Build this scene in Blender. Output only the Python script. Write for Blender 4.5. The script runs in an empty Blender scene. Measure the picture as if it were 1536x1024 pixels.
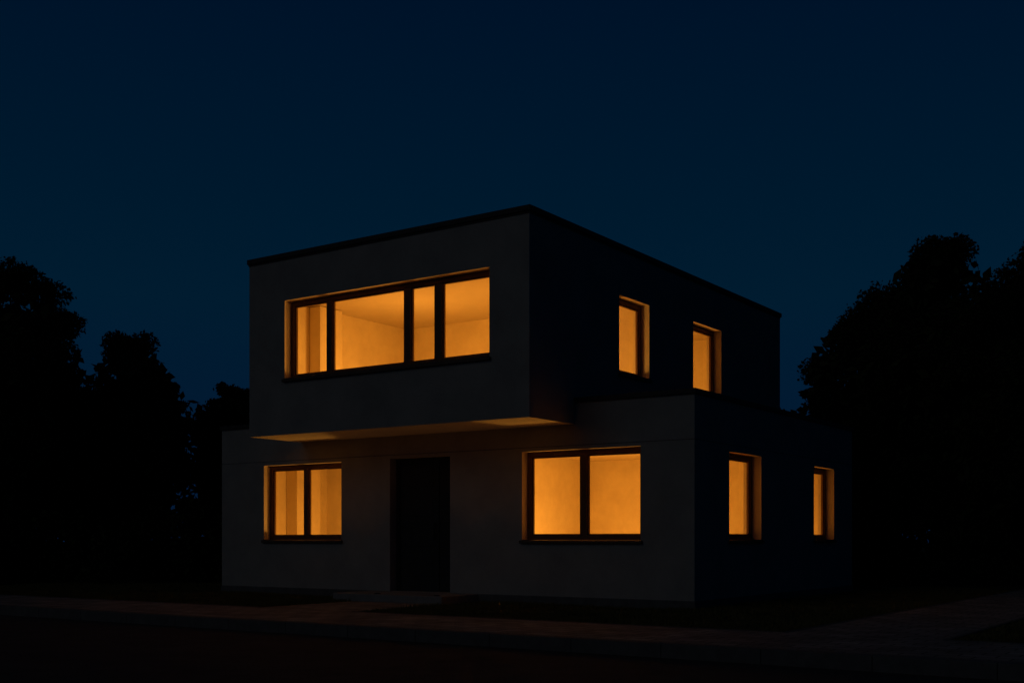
import bpy, math, random
import numpy as np
from mathutils import Vector
random.seed(4); rng=np.random.default_rng(7)
scene=bpy.context.scene
scene.view_settings.view_transform='Standard'; scene.view_settings.look='None'
scene.view_settings.exposure=0
ANG=math.atan2(-.566,.824)

def P(a,b,z): return (2.56-.824*a+.5666*b, 16.07+.566*a+.824*b, z)
def lin(c): 
    c=c/255; return c/12.92 if c<=.04045 else ((c+.055)/1.055)**2.4
def S(r,g,b): return (lin(r),lin(g),lin(b),1)

# ---------------- materials
def base_mat(name):
    m=bpy.data.materials.new(name); m.use_nodes=True
    nt=m.node_tree; b=nt.nodes['Principled BSDF']; return m,nt,b
def noise_mat(name,c1,c2,scale=4,rough=.85,bump=.2,bscale=60,spec=.3,metal=0,bdist=.01,detail=6):
    m,nt,b=base_mat(name); N=nt.nodes; L=nt.links
    tc=N.new('ShaderNodeTexCoord')
    n=N.new('ShaderNodeTexNoise'); n.inputs['Scale'].default_value=scale; n.inputs['Detail'].default_value=detail
    n.inputs['Roughness'].default_value=.65
    L.new(tc.outputs['Object'],n.inputs['Vector'])
    r=N.new('ShaderNodeValToRGB'); r.color_ramp.elements[0].position=.3; r.color_ramp.elements[1].position=.7
    r.color_ramp.elements[0].color=(*c1,1); r.color_ramp.elements[1].color=(*c2,1)
    L.new(n.outputs['Fac'],r.inputs['Fac']); L.new(r.outputs['Color'],b.inputs['Base Color'])
    b.inputs['Roughness'].default_value=rough; b.inputs['Specular IOR Level'].default_value=spec
    b.inputs['Metallic'].default_value=metal
    if bump:
        n2=N.new('ShaderNodeTexNoise'); n2.inputs['Scale'].default_value=bscale; n2.inputs['Detail'].default_value=4
        L.new(tc.outputs['Object'],n2.inputs['Vector'])
        bp=N.new('ShaderNodeBump'); bp.inputs['Strength'].default_value=bump; bp.inputs['Distance'].default_value=bdist
        L.new(n2.outputs['Fac'],bp.inputs['Height']); L.new(bp.outputs['Normal'],b.inputs['Normal'])
    return m
M_wall=noise_mat('stucco',(.33,.33,.315),(.43,.425,.40),scale=1.6,rough=.95,bump=.4,bscale=40,spec=.05)
M_reveal=noise_mat('reveal_lit_tone',(.66,.58,.5),(.74,.66,.57),scale=4,rough=.95,bump=.2,bscale=45,spec=.05)  # window glow put into the colour: wall tone made paler inside the openings
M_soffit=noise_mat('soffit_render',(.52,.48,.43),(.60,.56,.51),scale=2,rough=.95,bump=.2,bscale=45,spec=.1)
M_coping=noise_mat('coping_metal',(.03,.03,.031),(.05,.05,.05),scale=5,rough=.6,bump=0)
M_plinth=noise_mat('plinth_render',(.10,.105,.11),(.16,.165,.17),scale=5,rough=.95,bump=.3)
M_joint=noise_mat('joint',(.12,.12,.12),(.17,.17,.17),rough=1,bump=0)
M_frame=noise_mat('bronze_frame',(.13,.065,.03),(.18,.09,.042),scale=12,rough=.5,bump=0)
M_sill=noise_mat('sill_metal',(.09,.06,.04),(.13,.09,.065),scale=12,rough=.5,bump=0)
M_door=noise_mat('door_paint',(.022,.026,.028),(.034,.039,.042),scale=6,rough=.6,bump=0)
M_steel=noise_mat('dark_steel',(.04,.04,.04),(.06,.06,.06),scale=20,rough=.4,bump=0,metal=1)
M_plaster=noise_mat('interior_plaster',(.66,.55,.36),(.78,.67,.45),scale=2.5,rough=.95,bump=.15,bscale=30,spec=.1)
M_ceil=noise_mat('ceiling_plaster',(.58,.49,.33),(.62,.53,.36),scale=2,rough=.95,bump=0,spec=.1)
M_floor=noise_mat('oak_floor',(.32,.2,.1),(.42,.27,.15),scale=6,rough=.6,bump=0)
M_grass=noise_mat('lawn_soil',(.035,.035,.016),(.08,.07,.034),scale=3,rough=1,bump=.8,bscale=25,spec=.05,bdist=.04)
M_blade=noise_mat('grass_blades',(.08,.085,.024),(.19,.16,.06),scale=2,rough=.8,bump=0,spec=.1)
M_asph=noise_mat('asphalt',(.055,.048,.045),(.095,.082,.076),scale=2.2,rough=.85,bump=.7,bscale=70,spec=.2,bdist=.012)
M_kerb=noise_mat('kerb_concrete',(.10,.10,.10),(.16,.16,.16),scale=6,rough=.9,bump=.4)
M_step=noise_mat('step_concrete',(.24,.23,.22),(.32,.31,.3),scale=5,rough=.9,bump=.3)
M_leaf=noise_mat('foliage',(.022,.032,.014),(.052,.066,.028),scale=1.6,rough=.85,bump=0,spec=.05)
M_bark=noise_mat('bark',(.04,.032,.025),(.08,.065,.05),scale=8,rough=1,bump=.8,bscale=20)

def paver_mat():
    m,nt,b=base_mat('block_paving'); N=nt.nodes; L=nt.links
    tc=N.new('ShaderNodeTexCoord'); mp=N.new('ShaderNodeMapping'); mp.inputs['Rotation'].default_value=(0,0,-ANG)
    L.new(tc.outputs['Object'],mp.inputs['Vector'])
    br=N.new('ShaderNodeTexBrick'); br.inputs['Scale'].default_value=1
    br.inputs['Brick Width'].default_value=.3; br.inputs['Row Height'].default_value=.2; br.inputs['Mortar Size'].default_value=.009
    br.inputs['Color1'].default_value=(.27,.24,.215,1); br.inputs['Color2'].default_value=(.40,.36,.32,1); br.inputs['Mortar'].default_value=(.06,.055,.05,1)
    L.new(mp.outputs['Vector'],br.inputs['Vector'])
    n=N.new('ShaderNodeTexNoise'); n.inputs['Scale'].default_value=1.7; n.inputs['Detail'].default_value=7; L.new(tc.outputs['Object'],n.inputs['Vector'])
    mr=N.new('ShaderNodeMapRange'); mr.inputs[1].default_value=.3; mr.inputs[2].default_value=.7; mr.inputs[3].default_value=.55; mr.inputs[4].default_value=1.1
    L.new(n.outputs['Fac'],mr.inputs[0])
    mx=N.new('ShaderNodeVectorMath'); mx.operation='SCALE'; L.new(br.outputs['Color'],mx.inputs[0]); L.new(mr.outputs[0],mx.inputs['Scale'])
    L.new(mx.outputs[0],b.inputs['Base Color']); b.inputs['Roughness'].default_value=.85
    bp=N.new('ShaderNodeBump'); bp.inputs['Strength'].default_value=.7; bp.inputs['Distance'].default_value=.01; bp.invert=True
    L.new(br.outputs['Fac'],bp.inputs['Height']); L.new(bp.outputs['Normal'],b.inputs['Normal'])
    return m
M_pave=paver_mat()
def glass_mat():
    m=bpy.data.materials.new('window_glass'); m.use_nodes=True; nt=m.node_tree; N=nt.nodes; L=nt.links
    N.clear(); o=N.new('ShaderNodeOutputMaterial'); t=N.new('ShaderNodeBsdfTransparent'); t.inputs[0].default_value=(.95,.93,.9,1)
    g=N.new('ShaderNodeBsdfGlossy'); g.inputs['Roughness'].default_value=.02
    f=N.new('ShaderNodeLayerWeight'); f.inputs['Blend'].default_value=.5; mx=N.new('ShaderNodeMixShader')
    p=N.new('ShaderNodeMath'); p.operation='POWER'; p.inputs[1].default_value=5
    q=N.new('ShaderNodeMath'); q.operation='MULTIPLY_ADD'; q.inputs[1].default_value=.9; q.inputs[2].default_value=.04
    L.new(f.outputs['Facing'],p.inputs[0]); L.new(p.outputs[0],q.inputs[0])
    L.new(q.outputs[0],mx.inputs[0]); L.new(t.outputs[0],mx.inputs[1]); L.new(g.outputs[0],mx.inputs[2]); L.new(mx.outputs[0],o.inputs[0])
    return m
M_glass=glass_mat()

# ---------------- mesh helpers
def obj(name,verts,faces,mats,parent=None,midx=None,bevel=0,recalc=True):
    me=bpy.data.meshes.new(name); me.from_pydata(verts,[],faces)
    for m in mats: me.materials.append(m)
    if midx is not None: me.polygons.foreach_set('material_index',midx)
    me.update()
    o=bpy.data.objects.new(name,me); scene.collection.objects.link(o)
    if parent: o.parent=parent
    if bevel:
        md=o.modifiers.new('bevel','BEVEL'); md.width=bevel; md.segments=2; md.limit_method='ANGLE'
    return o
class MB:
    def __init__(s): s.v=[];s.f=[];s.m=[]
    def quad(s,pts,m=0):
        n=len(s.v); s.v+=pts; s.f.append((n,n+1,n+2,n+3)); s.m.append(m)
    def box(s,a0,a1,b0,b1,z0,z1,m=0):
        n=len(s.v)
        for z in(z0,z1):
            for (a,b) in((a0,b0),(a1,b0),(a1,b1),(a0,b1)): s.v.append(P(a,b,z))
        for f in((0,1,2,3),(7,6,5,4),(4,5,1,0),(5,6,2,1),(6,7,3,2),(7,4,0,3)):
            s.f.append(tuple(n+i for i in f)); s.m.append(m)
    def make(s,name,mats,parent=None,bevel=0): return obj(name,s.v,s.f,mats,parent,s.m,bevel)
def wall(mb,axis,outer,inner,s0,s1,z0,z1,holes=()):
    def Q(s,d,z): return P(s,d,z) if axis=='a' else P(d,s,z)
    ss=sorted({s0,s1,*[h[0] for h in holes],*[h[1] for h in holes]})
    zs=sorted({z0,z1,*[h[2] for h in holes],*[h[3] for h in holes]})
    for i in range(len(ss)-1):
        for j in range(len(zs)-1):
            cs=(ss[i]+ss[i+1])/2; cz=(zs[j]+zs[j+1])/2
            if any(h[0]<cs<h[1] and h[2]<cz<h[3] for h in holes): continue
            for d,m in((outer,0),(inner,1)):
                mb.quad([Q(ss[i],d,zs[j]),Q(ss[i+1],d,zs[j]),Q(ss[i+1],d,zs[j+1]),Q(ss[i],d,zs[j+1])],m)
    for (h0,h1,y0,y1) in holes:
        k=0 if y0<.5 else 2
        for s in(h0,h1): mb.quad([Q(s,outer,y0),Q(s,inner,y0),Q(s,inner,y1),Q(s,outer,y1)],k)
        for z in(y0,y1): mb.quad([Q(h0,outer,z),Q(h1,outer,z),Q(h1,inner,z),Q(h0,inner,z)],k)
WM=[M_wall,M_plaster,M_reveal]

house=bpy.data.objects.new('modern_house',None); scene.collection.objects.link(house)

UB=-1.227; UA0=1.966; UA1=7.656; UBK=8.23; UZ=2.72; UT=5.70
LA=9.735; LB=6.855; LT=3.10
wins=dict(
 wl=(6.696,8.607,.98,2.335), wr=(.852,2.919,.98,2.345), door=(4.322,5.592,.13,2.35),
 s1=(1.189,2.417,.98,2.30), s2=(4.793,5.835,.98,2.27),
 up=(2.661,6.817,3.63,4.93), u1=(1.367,2.391,3.65,4.90), u2=(4.077,5.283,3.66,4.90))
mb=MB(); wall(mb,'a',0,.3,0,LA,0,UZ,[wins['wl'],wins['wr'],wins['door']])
wall(mb,'a',0,.3,0,UA0,UZ,LT-.06); wall(mb,'a',0,.3,UA1,LA,UZ,LT-.06)
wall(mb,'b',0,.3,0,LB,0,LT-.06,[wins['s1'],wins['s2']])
wall(mb,'b',LA,LA-.3,0,UBK,0,LT-.06); wall(mb,'a',LB,LB-.3,0,UA0+.2,0,LT-.06); wall(mb,'a',UBK-.01,UBK-.3,UA0+.05,LA,0,LT-.06)
wall(mb,'b',UA0+.05,UA0+.3,LB-.3,UBK,0,UZ)
mb.make('ground_floor_walls',WM,house)
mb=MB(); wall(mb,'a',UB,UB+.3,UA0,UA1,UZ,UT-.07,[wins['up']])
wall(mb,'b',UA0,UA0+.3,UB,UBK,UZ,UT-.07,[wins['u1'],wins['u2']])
wall(mb,'b',UA1,UA1-.2,UB,UBK,UZ,UT-.07); wall(mb,'a',UBK,UBK-.3,UA0,UA1,UZ,UT-.07)
mb.make('upper_floor_walls',WM,house)
mb=MB(); mb.box(UA0+.003,UA1-.003,UB+.003,-.003,UZ+.001,UZ+.12); mb.make('soffit',[M_soffit],house)
mb=MB(); mb.box(UA0+.1,UA1-.1,UB+.1,UBK-.1,5.45,5.55); mb.make('flat_roof',[M_coping],house)
mb=MB(); mb.box(.1,UA0-.01,.1,LB-.1,2.85,2.95); mb.box(UA1+.01,LA-.1,.1,UBK-.1,2.85,2.95); mb.make('terrace_roof',[M_coping],house)
def ring(mb,a0,a1,b0,b1,z0,z1,w=.34,o=.03):
    mb.box(a0-o,a1+o,b0-o,b0+w,z0,z1); mb.box(a0-o,a1+o,b1-w,b1+o,z0,z1)
    mb.box(a0-o,a0+w,b0+w,b1-w,z0,z1); mb.box(a1-w,a1+o,b0+w,b1-w,z0,z1)
mb=MB(); ring(mb,UA0,UA1,UB,UBK,UT-.07,UT+.012); mb.make('upper_parapet_coping',[M_coping],house,bevel=.006)
mb=MB(); z0,z1=LT-.06,LT+.015
mb.box(-.03,UA0-.003,-.03,.34,z0,z1); mb.box(-.03,.34,.34,LB-.34,z0,z1); mb.box(-.03,UA0-.003,LB-.34,LB+.03,z0,z1)
mb.box(UA1+.003,LA+.03,-.03,.34,z0,z1); mb.box(LA-.34,LA+.03,.34,UBK,z0,z1)
mb.make('lower_parapet_coping',[M_coping],house,bevel=.006)
mb=MB(); mb.box(UA0-.012,UA1+.012,UB-.012,UB+.05,UT-.10,UT-.071); mb.box(UA0-.012,UA0+.05,UB+.051,UBK,UT-.10,UT-.071)
mb.make('coping_drip',[M_coping],house)
mb=MB(); mb.box(-.012,4.31,-.014,.05,0,.13); mb.box(5.60,LA+.012,-.014,.05,0,.13); mb.box(-.012,.05,.051,LB+.012,0,.13); mb.box(LA-.05,LA+.012,.051,UBK,0,.13)
mb.make('plinth',[M_plinth],house)
mb=MB(); mb.box(-.003,LA+.003,-.003,.02,2.40,2.409); mb.box(-.003,.02,.021,LB,2.40,2.409); mb.make('render_joint',[M_joint],house)
# added fill spots with invented rings, to brighten the underside of the overhang
for i,(a,z) in enumerate(((2.7,.0),(3.9,.128),(5.1,.128),(6.2,.0),(7.2,.0))):
    b=-.88; V=[];F=[]; n=20
    for rr,zz in((.05,z+.004),(.05,z+.014),(.035,z+.014),(.035,z+.004)):
        c=P(a,b,0)
        for k in range(n):
            t=2*math.pi*k/n; V.append((c[0]+rr*math.cos(t),c[1]+rr*math.sin(t),zz))
    for j in range(3):
        for k in range(n): F.append((j*n+k,j*n+(k+1)%n,(j+1)*n+(k+1)%n,(j+1)*n+k))
    obj('added_soffit_fill_ring_%d'%(i+1),V,F,[M_steel],house)
    l=bpy.data.lights.new('added_soffit_fill_%d'%(i+1),'SPOT'); l.energy=4.4; l.color=(1,.36,.09); l.spot_size=math.radians(84); l.spot_blend=1; l.shadow_soft_size=.03
    o=bpy.data.objects.new(l.name,l); o.location=P(a,b,z+.02); scene.collection.objects.link(o); o.parent=house
    d=Vector(P(a,b+.02,1))-Vector(P(a,b,0)); o.rotation_euler=d.to_track_quat('-Z','Y').to_euler()

def window(name,axis,plane,inward,h,posts=(),split=None):
    s0,s1,z0,z1=h; r=.15; t=.075
    fr=MB(); gl=MB()
    def bx(m,sa,sb,za,zb,d0,d1):
        d0=plane+d0; d1=plane+d1
        if axis=='a': m.box(sa,sb,d0,d1,za,zb)
        else: m.box(d0,d1,sa,sb,za,zb)
    e=.002
    bx(fr,s0+e,s1-e,z1-.075,z1-e,r,r+.07); bx(fr,s0+e,s1-e,z0+e,z0+.075,r,r+.07)
    for a in(s0+e,s1-t): bx(fr,a,a+t-e,z0+.075,z1-.075,r,r+.07)
    edges=[s0+t]
    for (pa,pb) in posts:
        bx(fr,pa,pb,z0+.075,z1-.075,r,r+.07)
        edges+=[pa,pb]
    edges.append(s1-t)
    for i in range(0,len(edges),2):
        ea,eb=edges[i],edges[i+1]; q=.025
        for a in(ea,eb-q): bx(fr,a,a+q,z0+.075,z1-.075,r+.02,r+.06)
        bx(fr,ea+q,eb-q,z0+.075,z0+.10,r+.02,r+.06); bx(fr,ea+q,eb-q,z1-.10,z1-.075,r+.02,r+.06)
        d=plane+r+.04
        if axis=='a': gl.quad([P(ea+q,d,z0+.10),P(eb-q,d,z0+.10),P(eb-q,d,z1-.10),P(ea+q,d,z1-.10)])
        else: gl.quad([P(d,ea+q,z0+.10),P(d,eb-q,z0+.10),P(d,eb-q,z1-.10),P(d,ea+q,z1-.10)])
    fr.make(name+'_frame',[M_frame],house,bevel=.004); gl.make(name+'_glass',[M_glass],house)
    si=MB(); bx(si,s0-.03,s1+.03,z0-.045,z0-.001,-.045,-.002); 
    bx(si,s0+.003,s1-.003,z0+.001,z0+.012,-.04,r-.002)
    si.make(name+'_sill',[M_sill],house,bevel=.003)
window('upper_window','a',UB,1,wins['up'],[(UA0+1.679,UA0+1.819),(UA0+2.288,UA0+2.420),(UA0+3.930,UA0+4.048)])
window('living_window','a',0,1,wins['wr'],[(1.845,1.955)])
window('kitchen_window','a',0,1,wins['wl'],[(7.64,7.745)])
window('side_window_1','b',0,1,wins['s1']); window('side_window_2','b',0,1,wins['s2'])
window('upper_side_window_1','b',UA0,1,wins['u1']); window('upper_side_window_2','b',UA0,1,wins['u2'])
d0,d1,z0,z1=wins['door']
mb=MB(); mb.box(d0+.002,d0+.07,.16,.24,z0,z1-.002); mb.box(d1-.07,d1-.002,.16,.24,z0,z1-.002); mb.box(d0+.07,d1-.07,.16,.24,z1-.07,z1-.002)
mb.box(d0+.07,d0+.36,.19,.23,z0,z1-.07)
w0=d0+.37; 
mb.box(w0,d1-.07,.18,.225,z0,z1-.07)
for k in range(4):
    zz=z0+.25+k*.5; mb.box(w0+.12,d1-.19,.174,.181,zz,zz+.36)
mb.make('front_door',[M_door],house,bevel=.004)
mb=MB(); mb.box(w0+.05,w0+.07,.13,.15,z0+.85,z0+1.15); mb.box(w0+.05,w0+.07,.15,.185,z0+.88,z0+.9); mb.box(w0+.05,w0+.07,.15,.185,z0+1.1,z0+1.12)
mb.make('door_handle',[M_steel],house,bevel=.003)
mb=MB(); mb.box(3.75,6.0,-.95,-.016,0,.128); mb.box(d0+.001,d1-.001,-.015,.3,.02,.129)
mb.make('door_step',[M_step],house,bevel=.012)

def room(name,a0,a1,b0,b1,z0,z1):
    mb=MB(); e=.1
    mb.quad([P(a0-e,b1,z0),P(a1+e,b1,z0),P(a1+e,b1,z1),P(a0-e,b1,z1)],0)
    if name in('room_b','room_v'): mb.quad([P(a0-e,b0,z0),P(a1+e,b0,z0),P(a1+e,b0,z1),P(a0-e,b0,z1)],0)
    mb.quad([P(a1,b0-e,z0),P(a1,b1+e,z0),P(a1,b1+e,z1),P(a1,b0-e,z1)],0)
    mb.quad([P(a0-e,b0-e,z1),P(a1+e,b0-e,z1),P(a1+e,b1+e,z1),P(a0-e,b1+e,z1)],1)
    mb.quad([P(a0-e,b0-e,z0),P(a1+e,b0-e,z0),P(a1+e,b1+e,z0),P(a0-e,b1+e,z0)],2)
    if name=='room_c': mb.quad([P(a0,b0-e,z0),P(a0,b1+e,z0),P(a0,b1+e,z1),P(a0,b0-e,z1)],0)
    mb.make(name,[M_plaster,M_ceil,M_floor],house)
room('room_a',.3,4.15,.3,4.1,.15,2.47)
room('room_b',.3,3.0,4.2,6.5,.15,2.47)
room('room_c',5.8,LA-.31,.3,2.5,.15,2.56)
room('room_u',UA0+.3,UA1-.21,UB+.3,2.67,3.08,5.1)
room('room_v',UA0+.3,5.0,2.8,7.0,3.08,5.1)
mb=MB(); mb.box(7.18,7.44,-.02,.55,3.09,5.09); mb.box(9.12,9.42,1.35,2.0,.16,2.55)
mb.make('wall_pier',[M_plaster],house,bevel=.01)

def lamp(name,a,b,z,w,r=.18,col=(1,.44,.062)):
    l=bpy.data.lights.new(name,'POINT'); l.energy=w; l.color=col; l.shadow_soft_size=r
    o=bpy.data.objects.new(name,l); o.location=P(a,b,z); scene.collection.objects.link(o); o.parent=house
lamp('room_lamp_a',2.6,1.8,.72,116); lamp('room_lamp_b',1.6,5.3,.7,46)
lamp('room_lamp_c',7.4,1.2,.72,60)
lamp('room_lamp_u1',5.6,.5,3.5,80); lamp('room_lamp_u2',3.3,.9,3.45,54); lamp('room_lamp_v',3.5,4.9,3.45,64)

def ground():
    xs=[-250,-120,-60,-30,-12,0,12,30,60,120,250]
    prof=[(-250,-.14),(-60,-.14),(-4.8,-.14),(-4.8,0),(9,0),(20,.0),(60,0),(250,0)]
    v=[P(a,b,z) for a in xs for (b,z) in prof]; n=len(prof); f=[]
    for i in range(len(xs)-1):
        for j in range(n-1): f.append((i*n+j,i*n+j+1,(i+1)*n+j+1,(i+1)*n+j))
    obj('ground',v,f,[M_grass])
ground()
def sheet(name,rects,mat):
    mb=MB()
    for (a0,a1,b0,b1,z) in rects: mb.quad([P(a0,b0,z),P(a1,b0,z),P(a1,b1,z),P(a0,b1,z)])
    return mb.make(name,[mat])
sheet('road',[(-120,120,-12.5,-4.9,-.125)],M_asph)
sheet('pavement',[(-120,120,-4.8,-3.0,.006)],M_pave)
sheet('garden_path',[(3.7,5.5,-3.0,-.953,.006)],M_pave)
sheet('side_path',[(-4.1,-2.5,-3.0,30,.006)],M_pave)
mb=MB()
a=-40
while a<60:
    mb.box(a,a+.996,-4.94,-4.8,-.16,.012); a+=1.0
a=-40
while a<60:
    mb.box(a,a+.996,-12.64,-12.5,-.16,.0); a+=1.0
mb.make('kerb',[M_kerb],bevel=.006)
mb=MB()
for (e0,e1) in((-2.5,3.7),(5.5,40)): 
    mb.box(e0,e1,-3.0,-2.95,-.05,.012)
mb.box(-2.5,-2.45,-2.95,20,-.05,.012); mb.box(-4.15,-4.1,-3.0,20,-.05,.012); mb.box(-40,-4.15,-3.0,-2.95,-.05,.012)
mb.make('path_edging',[M_kerb])

def blades(name,rects,dens,h=.06):
    V=[]
    for (a0,a1,b0,b1) in rects:
        n=int((a1-a0)*(b1-b0)*dens)
        A=rng.uniform(a0,a1,n)+rng.normal(0,.03,n); B=rng.uniform(b0,b1,n)+rng.normal(0,.02,n)
        H=h*rng.uniform(.4,1.3,n)*(.7+.5*np.sin(A*2.1+1.3*np.sin(B*3))*np.sin(B*2.7)); th=rng.uniform(0,6.28,n); w=.007
        X=2.56-.824*A+.5666*B; Y=16.07+.566*A+.824*B
        dx=np.cos(th)*w; dy=np.sin(th)*w; lx=rng.normal(0,.02,n); ly=rng.normal(0,.02,n); Z=np.zeros(n)
        V.append(np.stack([np.stack([X-dx,Y-dy,Z],1),np.stack([X+dx,Y+dy,Z],1),np.stack([X+lx,Y+ly,H],1)],1).reshape(-1,3))
    V=np.concatenate(V); n=len(V)//3
    me=bpy.data.meshes.new(name); me.vertices.add(len(V)); me.vertices.foreach_set('co',V.ravel())
    me.loops.add(len(V)); me.loops.foreach_set('vertex_index',np.arange(len(V)))
    me.polygons.add(n); me.polygons.foreach_set('loop_start',np.arange(n)*3); me.polygons.foreach_set('loop_total',np.full(n,3))
    me.materials.append(M_blade); me.update(calc_edges=True)
    o=bpy.data.objects.new(name,me); scene.collection.objects.link(o)
blades('lawn_grass',[(-2.44,3.65,-2.97,-.02),(5.55,9.7,-2.97,-.02),(9.75,16,-2.97,6),(-2.44,-.03,0,9),(-9,-4.2,-2.95,6)],1300)

# ---------------- foliage
def quads_mesh(C,size):
    n=len(C)
    u=rng.normal(size=(n,3)); u/=np.linalg.norm(u,axis=1)[:,None]
    w=rng.normal(size=(n,3)); w-=u*(u*w).sum(1)[:,None]; w/=np.linalg.norm(w,axis=1)[:,None]
    s=size[:,None]
    return np.stack([C-u*s*.6,C+w*s*.32,C+u*s*.6,C-w*s*.32],1).reshape(-1,3)
def tube(V,F,p0,p1,r0,r1,seg=7):
    p0=Vector(p0);p1=Vector(p1); d=(p1-p0).normalized(); x=d.orthogonal().normalized(); y=d.cross(x); n=len(V)
    for p,r in((p0,r0),(p1,r1)):
        for k in range(seg):
            t=2*math.pi*k/seg; V.append(tuple(p+x*math.cos(t)*r+y*math.sin(t)*r))
    for k in range(seg): F.append((n+k,n+(k+1)%seg,n+seg+(k+1)%seg,n+seg+k))
def foliage_obj(name,C,size,tV=[],tF=[]):
    V=quads_mesh(C,size); nq=len(C)
    nt=len(tV); allV=np.concatenate([np.array(tV).reshape(-1,3),V]) if nt else V
    me=bpy.data.meshes.new(name); me.vertices.add(len(allV)); me.vertices.foreach_set('co',allV.ravel())
    idx=np.concatenate([np.array(tF,dtype=int).reshape(-1),np.arange(nq*4)+nt]) if nt else np.arange(nq*4)
    npoly=len(tF)+nq
    me.loops.add(npoly*4); me.loops.foreach_set('vertex_index',idx)
    me.polygons.add(npoly); me.polygons.foreach_set('loop_start',np.arange(npoly)*4); me.polygons.foreach_set('loop_total',np.full(npoly,4))
    mi=np.zeros(npoly,dtype=int); mi[:len(tF)]=1
    me.materials.append(M_leaf); me.materials.append(M_bark); me.polygons.foreach_set('material_index',mi)
    me.update(calc_edges=True)
    o=bpy.data.objects.new(name,me); scene.collection.objects.link(o); return o
def clump_pts(cen,rad,n):
    d=rng.normal(size=(n,3)); d/=np.linalg.norm(d,axis=1)[:,None]
    r=rng.uniform(0,1,n)**.5*(1+np.clip(rng.normal(0,.07,n),-.2,.14))
    return np.array(cen)+d*(r*rad)[:,None]*np.array([1,1,.85])
def tree(cx,cy,top,rx,base=.5,n=60,dens=900,lean=0):
    cz=(top+base)/2; rz=(top-base)/2
    pts=[];sz=[];tV=[];tF=[]
    tt=(cx+rng.normal(0,.12),cy+rng.normal(0,.12),cz)
    mid=((cx+tt[0])/2,cy,cz*.5)
    tube(tV,tF,(cx,cy,-.05),mid,.22,.17); tube(tV,tF,mid,tt,.17,.1); tube(tV,tF,tt,(cx+lean*.5,cy,top-rz*.3),.1,.03)
    for i in range(n):
        d=rng.normal(size=3); d/=np.linalg.norm(d)
        if i<5: d=np.array([rng.uniform(-.4,.4),rng.uniform(-.2,.2),.95])
        k=rng.uniform(.5,.84) if i>4 else rng.uniform(.74,.86); cr=rng.uniform(.16,.30)*rx
        hw=1.12 if abs(d[2])>.5 else 1
        c=np.array([cx+d[0]*k*rx*hw+lean*max(0,d[2])*.7,cy+d[1]*k*rx,cz+d[2]*k*rz])
        if c[2]+cr>top: c[2]=top-cr
        m=int(dens*(cr/.5)**2)+80
        pts.append(clump_pts(c,cr,m)); sz.append(rng.uniform(.05,.11,m))
        for q in range(4):
            e=rng.normal(size=3); e/=np.linalg.norm(e); e[2]=abs(e[2])*.7
            sc=c+e*cr*.92
            pts.append(clump_pts(sc,cr*.3,60)); sz.append(rng.uniform(.04,.085,60))
        if i%3==0:
            s=rng.uniform(.3,.95); st=(cx,cy,base+(cz-base)*s+.2); tube(tV,tF,st,tuple(c),.06,.015,5)
    m=3000
    d=rng.normal(size=(m,3)); d/=np.linalg.norm(d,axis=1)[:,None]
    r=rng.uniform(0,1,m)**.4*.82
    pts.append(np.array([cx+lean*.3,cy,cz])+d*r[:,None]*np.array([rx,rx,rz])); sz.append(rng.uniform(.18,.34,m))
    foliage_obj('deciduous_tree',np.concatenate(pts),np.concatenate(sz),tV,tF)
tree(-11.4,26,7.6,1.9,lean=.3,n=75); tree(-9.25,27.6,6.2,1.5,lean=.2); tree(-7.15,29.5,5.3,1.15,n=40)
tree(9.75,26,8.25,2.1,n=80,lean=-.1); tree(8.2,27.2,6.8,1.75,lean=.2); tree(12.5,26.6,8.6,2.0,n=80)
tree(-15.0,27,8.4,2.4); tree(16.2,28,8.6,2.3); tree(10.6,25.0,5.6,1.6); tree(-10.3,28.6,5.0,1.5); tree(-5.6,30.2,4.9,1.2,n=40)
pts=[];sz=[]
for x in np.arange(-30,30,.5):
    y=30.5+.8*math.sin(x*.7)-.006*x*x; hh=4.1+.5*math.sin(x*1.3)+rng.uniform(-.3,.4)
    for k in range(4):
        c=(x+rng.uniform(-.4,.4),y+rng.uniform(-.5,.5),hh*(k+.5)/4); m=320
        pts.append(clump_pts(c,.8,m)); sz.append(rng.uniform(.1,.32,m))
foliage_obj('shrub_belt',np.concatenate(pts),np.concatenate(sz))
pts=[];sz=[]
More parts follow.
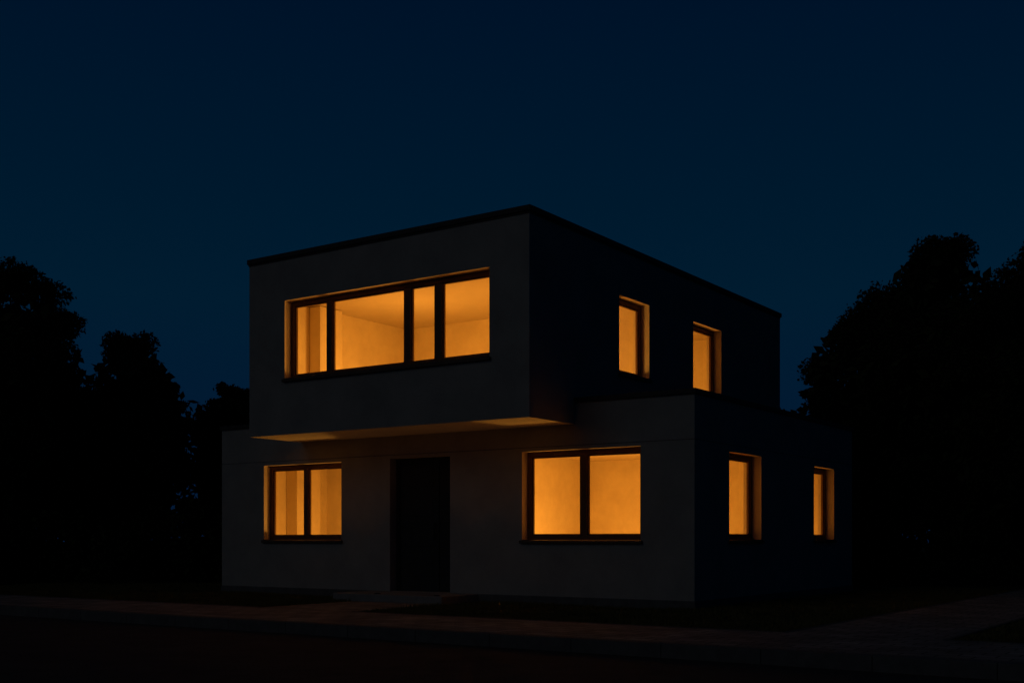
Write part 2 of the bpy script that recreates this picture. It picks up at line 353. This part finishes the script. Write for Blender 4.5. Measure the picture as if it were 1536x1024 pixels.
for x in list(np.arange(-16,-5.5,.5))+list(np.arange(7.2,17,.5)):
    y=25.2+.5*math.sin(x*1.1)+(1.2 if abs(x)<9 else 0); hh=1.6+.35*math.sin(x*2.3)
    for k in range(2):
        c=(x+rng.uniform(-.3,.3),y+rng.uniform(-.3,.3),hh*(k+.5)/2); m=300
        pts.append(clump_pts(c,.6,m)); sz.append(rng.uniform(.06,.18,m))
foliage_obj('garden_shrubs',np.concatenate(pts),np.concatenate(sz))

# ---------------- sky
w=bpy.data.worlds.new('World'); scene.world=w; w.use_nodes=True; nt=w.node_tree; N=nt.nodes; L=nt.links
bg=N['Background']; tc=N.new('ShaderNodeTexCoord'); sp=N.new('ShaderNodeSeparateXYZ'); L.new(tc.outputs['Generated'],sp.inputs[0])
r=N.new('ShaderNodeValToRGB'); cr=r.color_ramp
st=[(0,S(3,23,48)),(.12,S(2,26,49)),(.2,S(1,28,48)),(.28,S(0,25,45)),(.42,S(0,19,41)),(.7,S(1,12,26)),(1,S(1,9,20))]
cr.elements[0].position=0; cr.elements[0].color=st[0][1]; cr.elements[1].position=1; cr.elements[1].color=st[-1][1]
for p,c in st[1:-1]: e=cr.elements.new(p); e.color=c
L.new(sp.outputs['Z'],r.inputs['Fac'])
mr=N.new('ShaderNodeMapRange'); mr.interpolation_type='SMOOTHSTEP'
mr.inputs[1].default_value=-.3; mr.inputs[2].default_value=.95; mr.inputs[3].default_value=.4; mr.inputs[4].default_value=1
L.new(sp.outputs['Y'],mr.inputs[0])
ml=N.new('ShaderNodeVectorMath'); ml.operation='SCALE'; L.new(r.outputs['Color'],ml.inputs[0]); L.new(mr.outputs[0],ml.inputs['Scale'])
L.new(ml.outputs[0],bg.inputs['Color']); bg.inputs['Strength'].default_value=1

sun=bpy.data.lights.new('moonlight','SUN'); sun.energy=.035; sun.angle=math.radians(40); sun.color=(1,.98,.95)
so=bpy.data.objects.new('moonlight',sun); scene.collection.objects.link(so)
so.rotation_euler=Vector((-.80,-.60,.58)).to_track_quat('Z','Y').to_euler()

cam=bpy.data.cameras.new('camera'); cam.sensor_width=36; cam.lens=36*1719/1536; cam.shift_y=296/1536; cam.clip_end=1000
co=bpy.data.objects.new('camera',cam); co.location=(0,0,1.0); co.rotation_euler=(math.radians(90),0,0); scene.collection.objects.link(co)
scene.camera=co
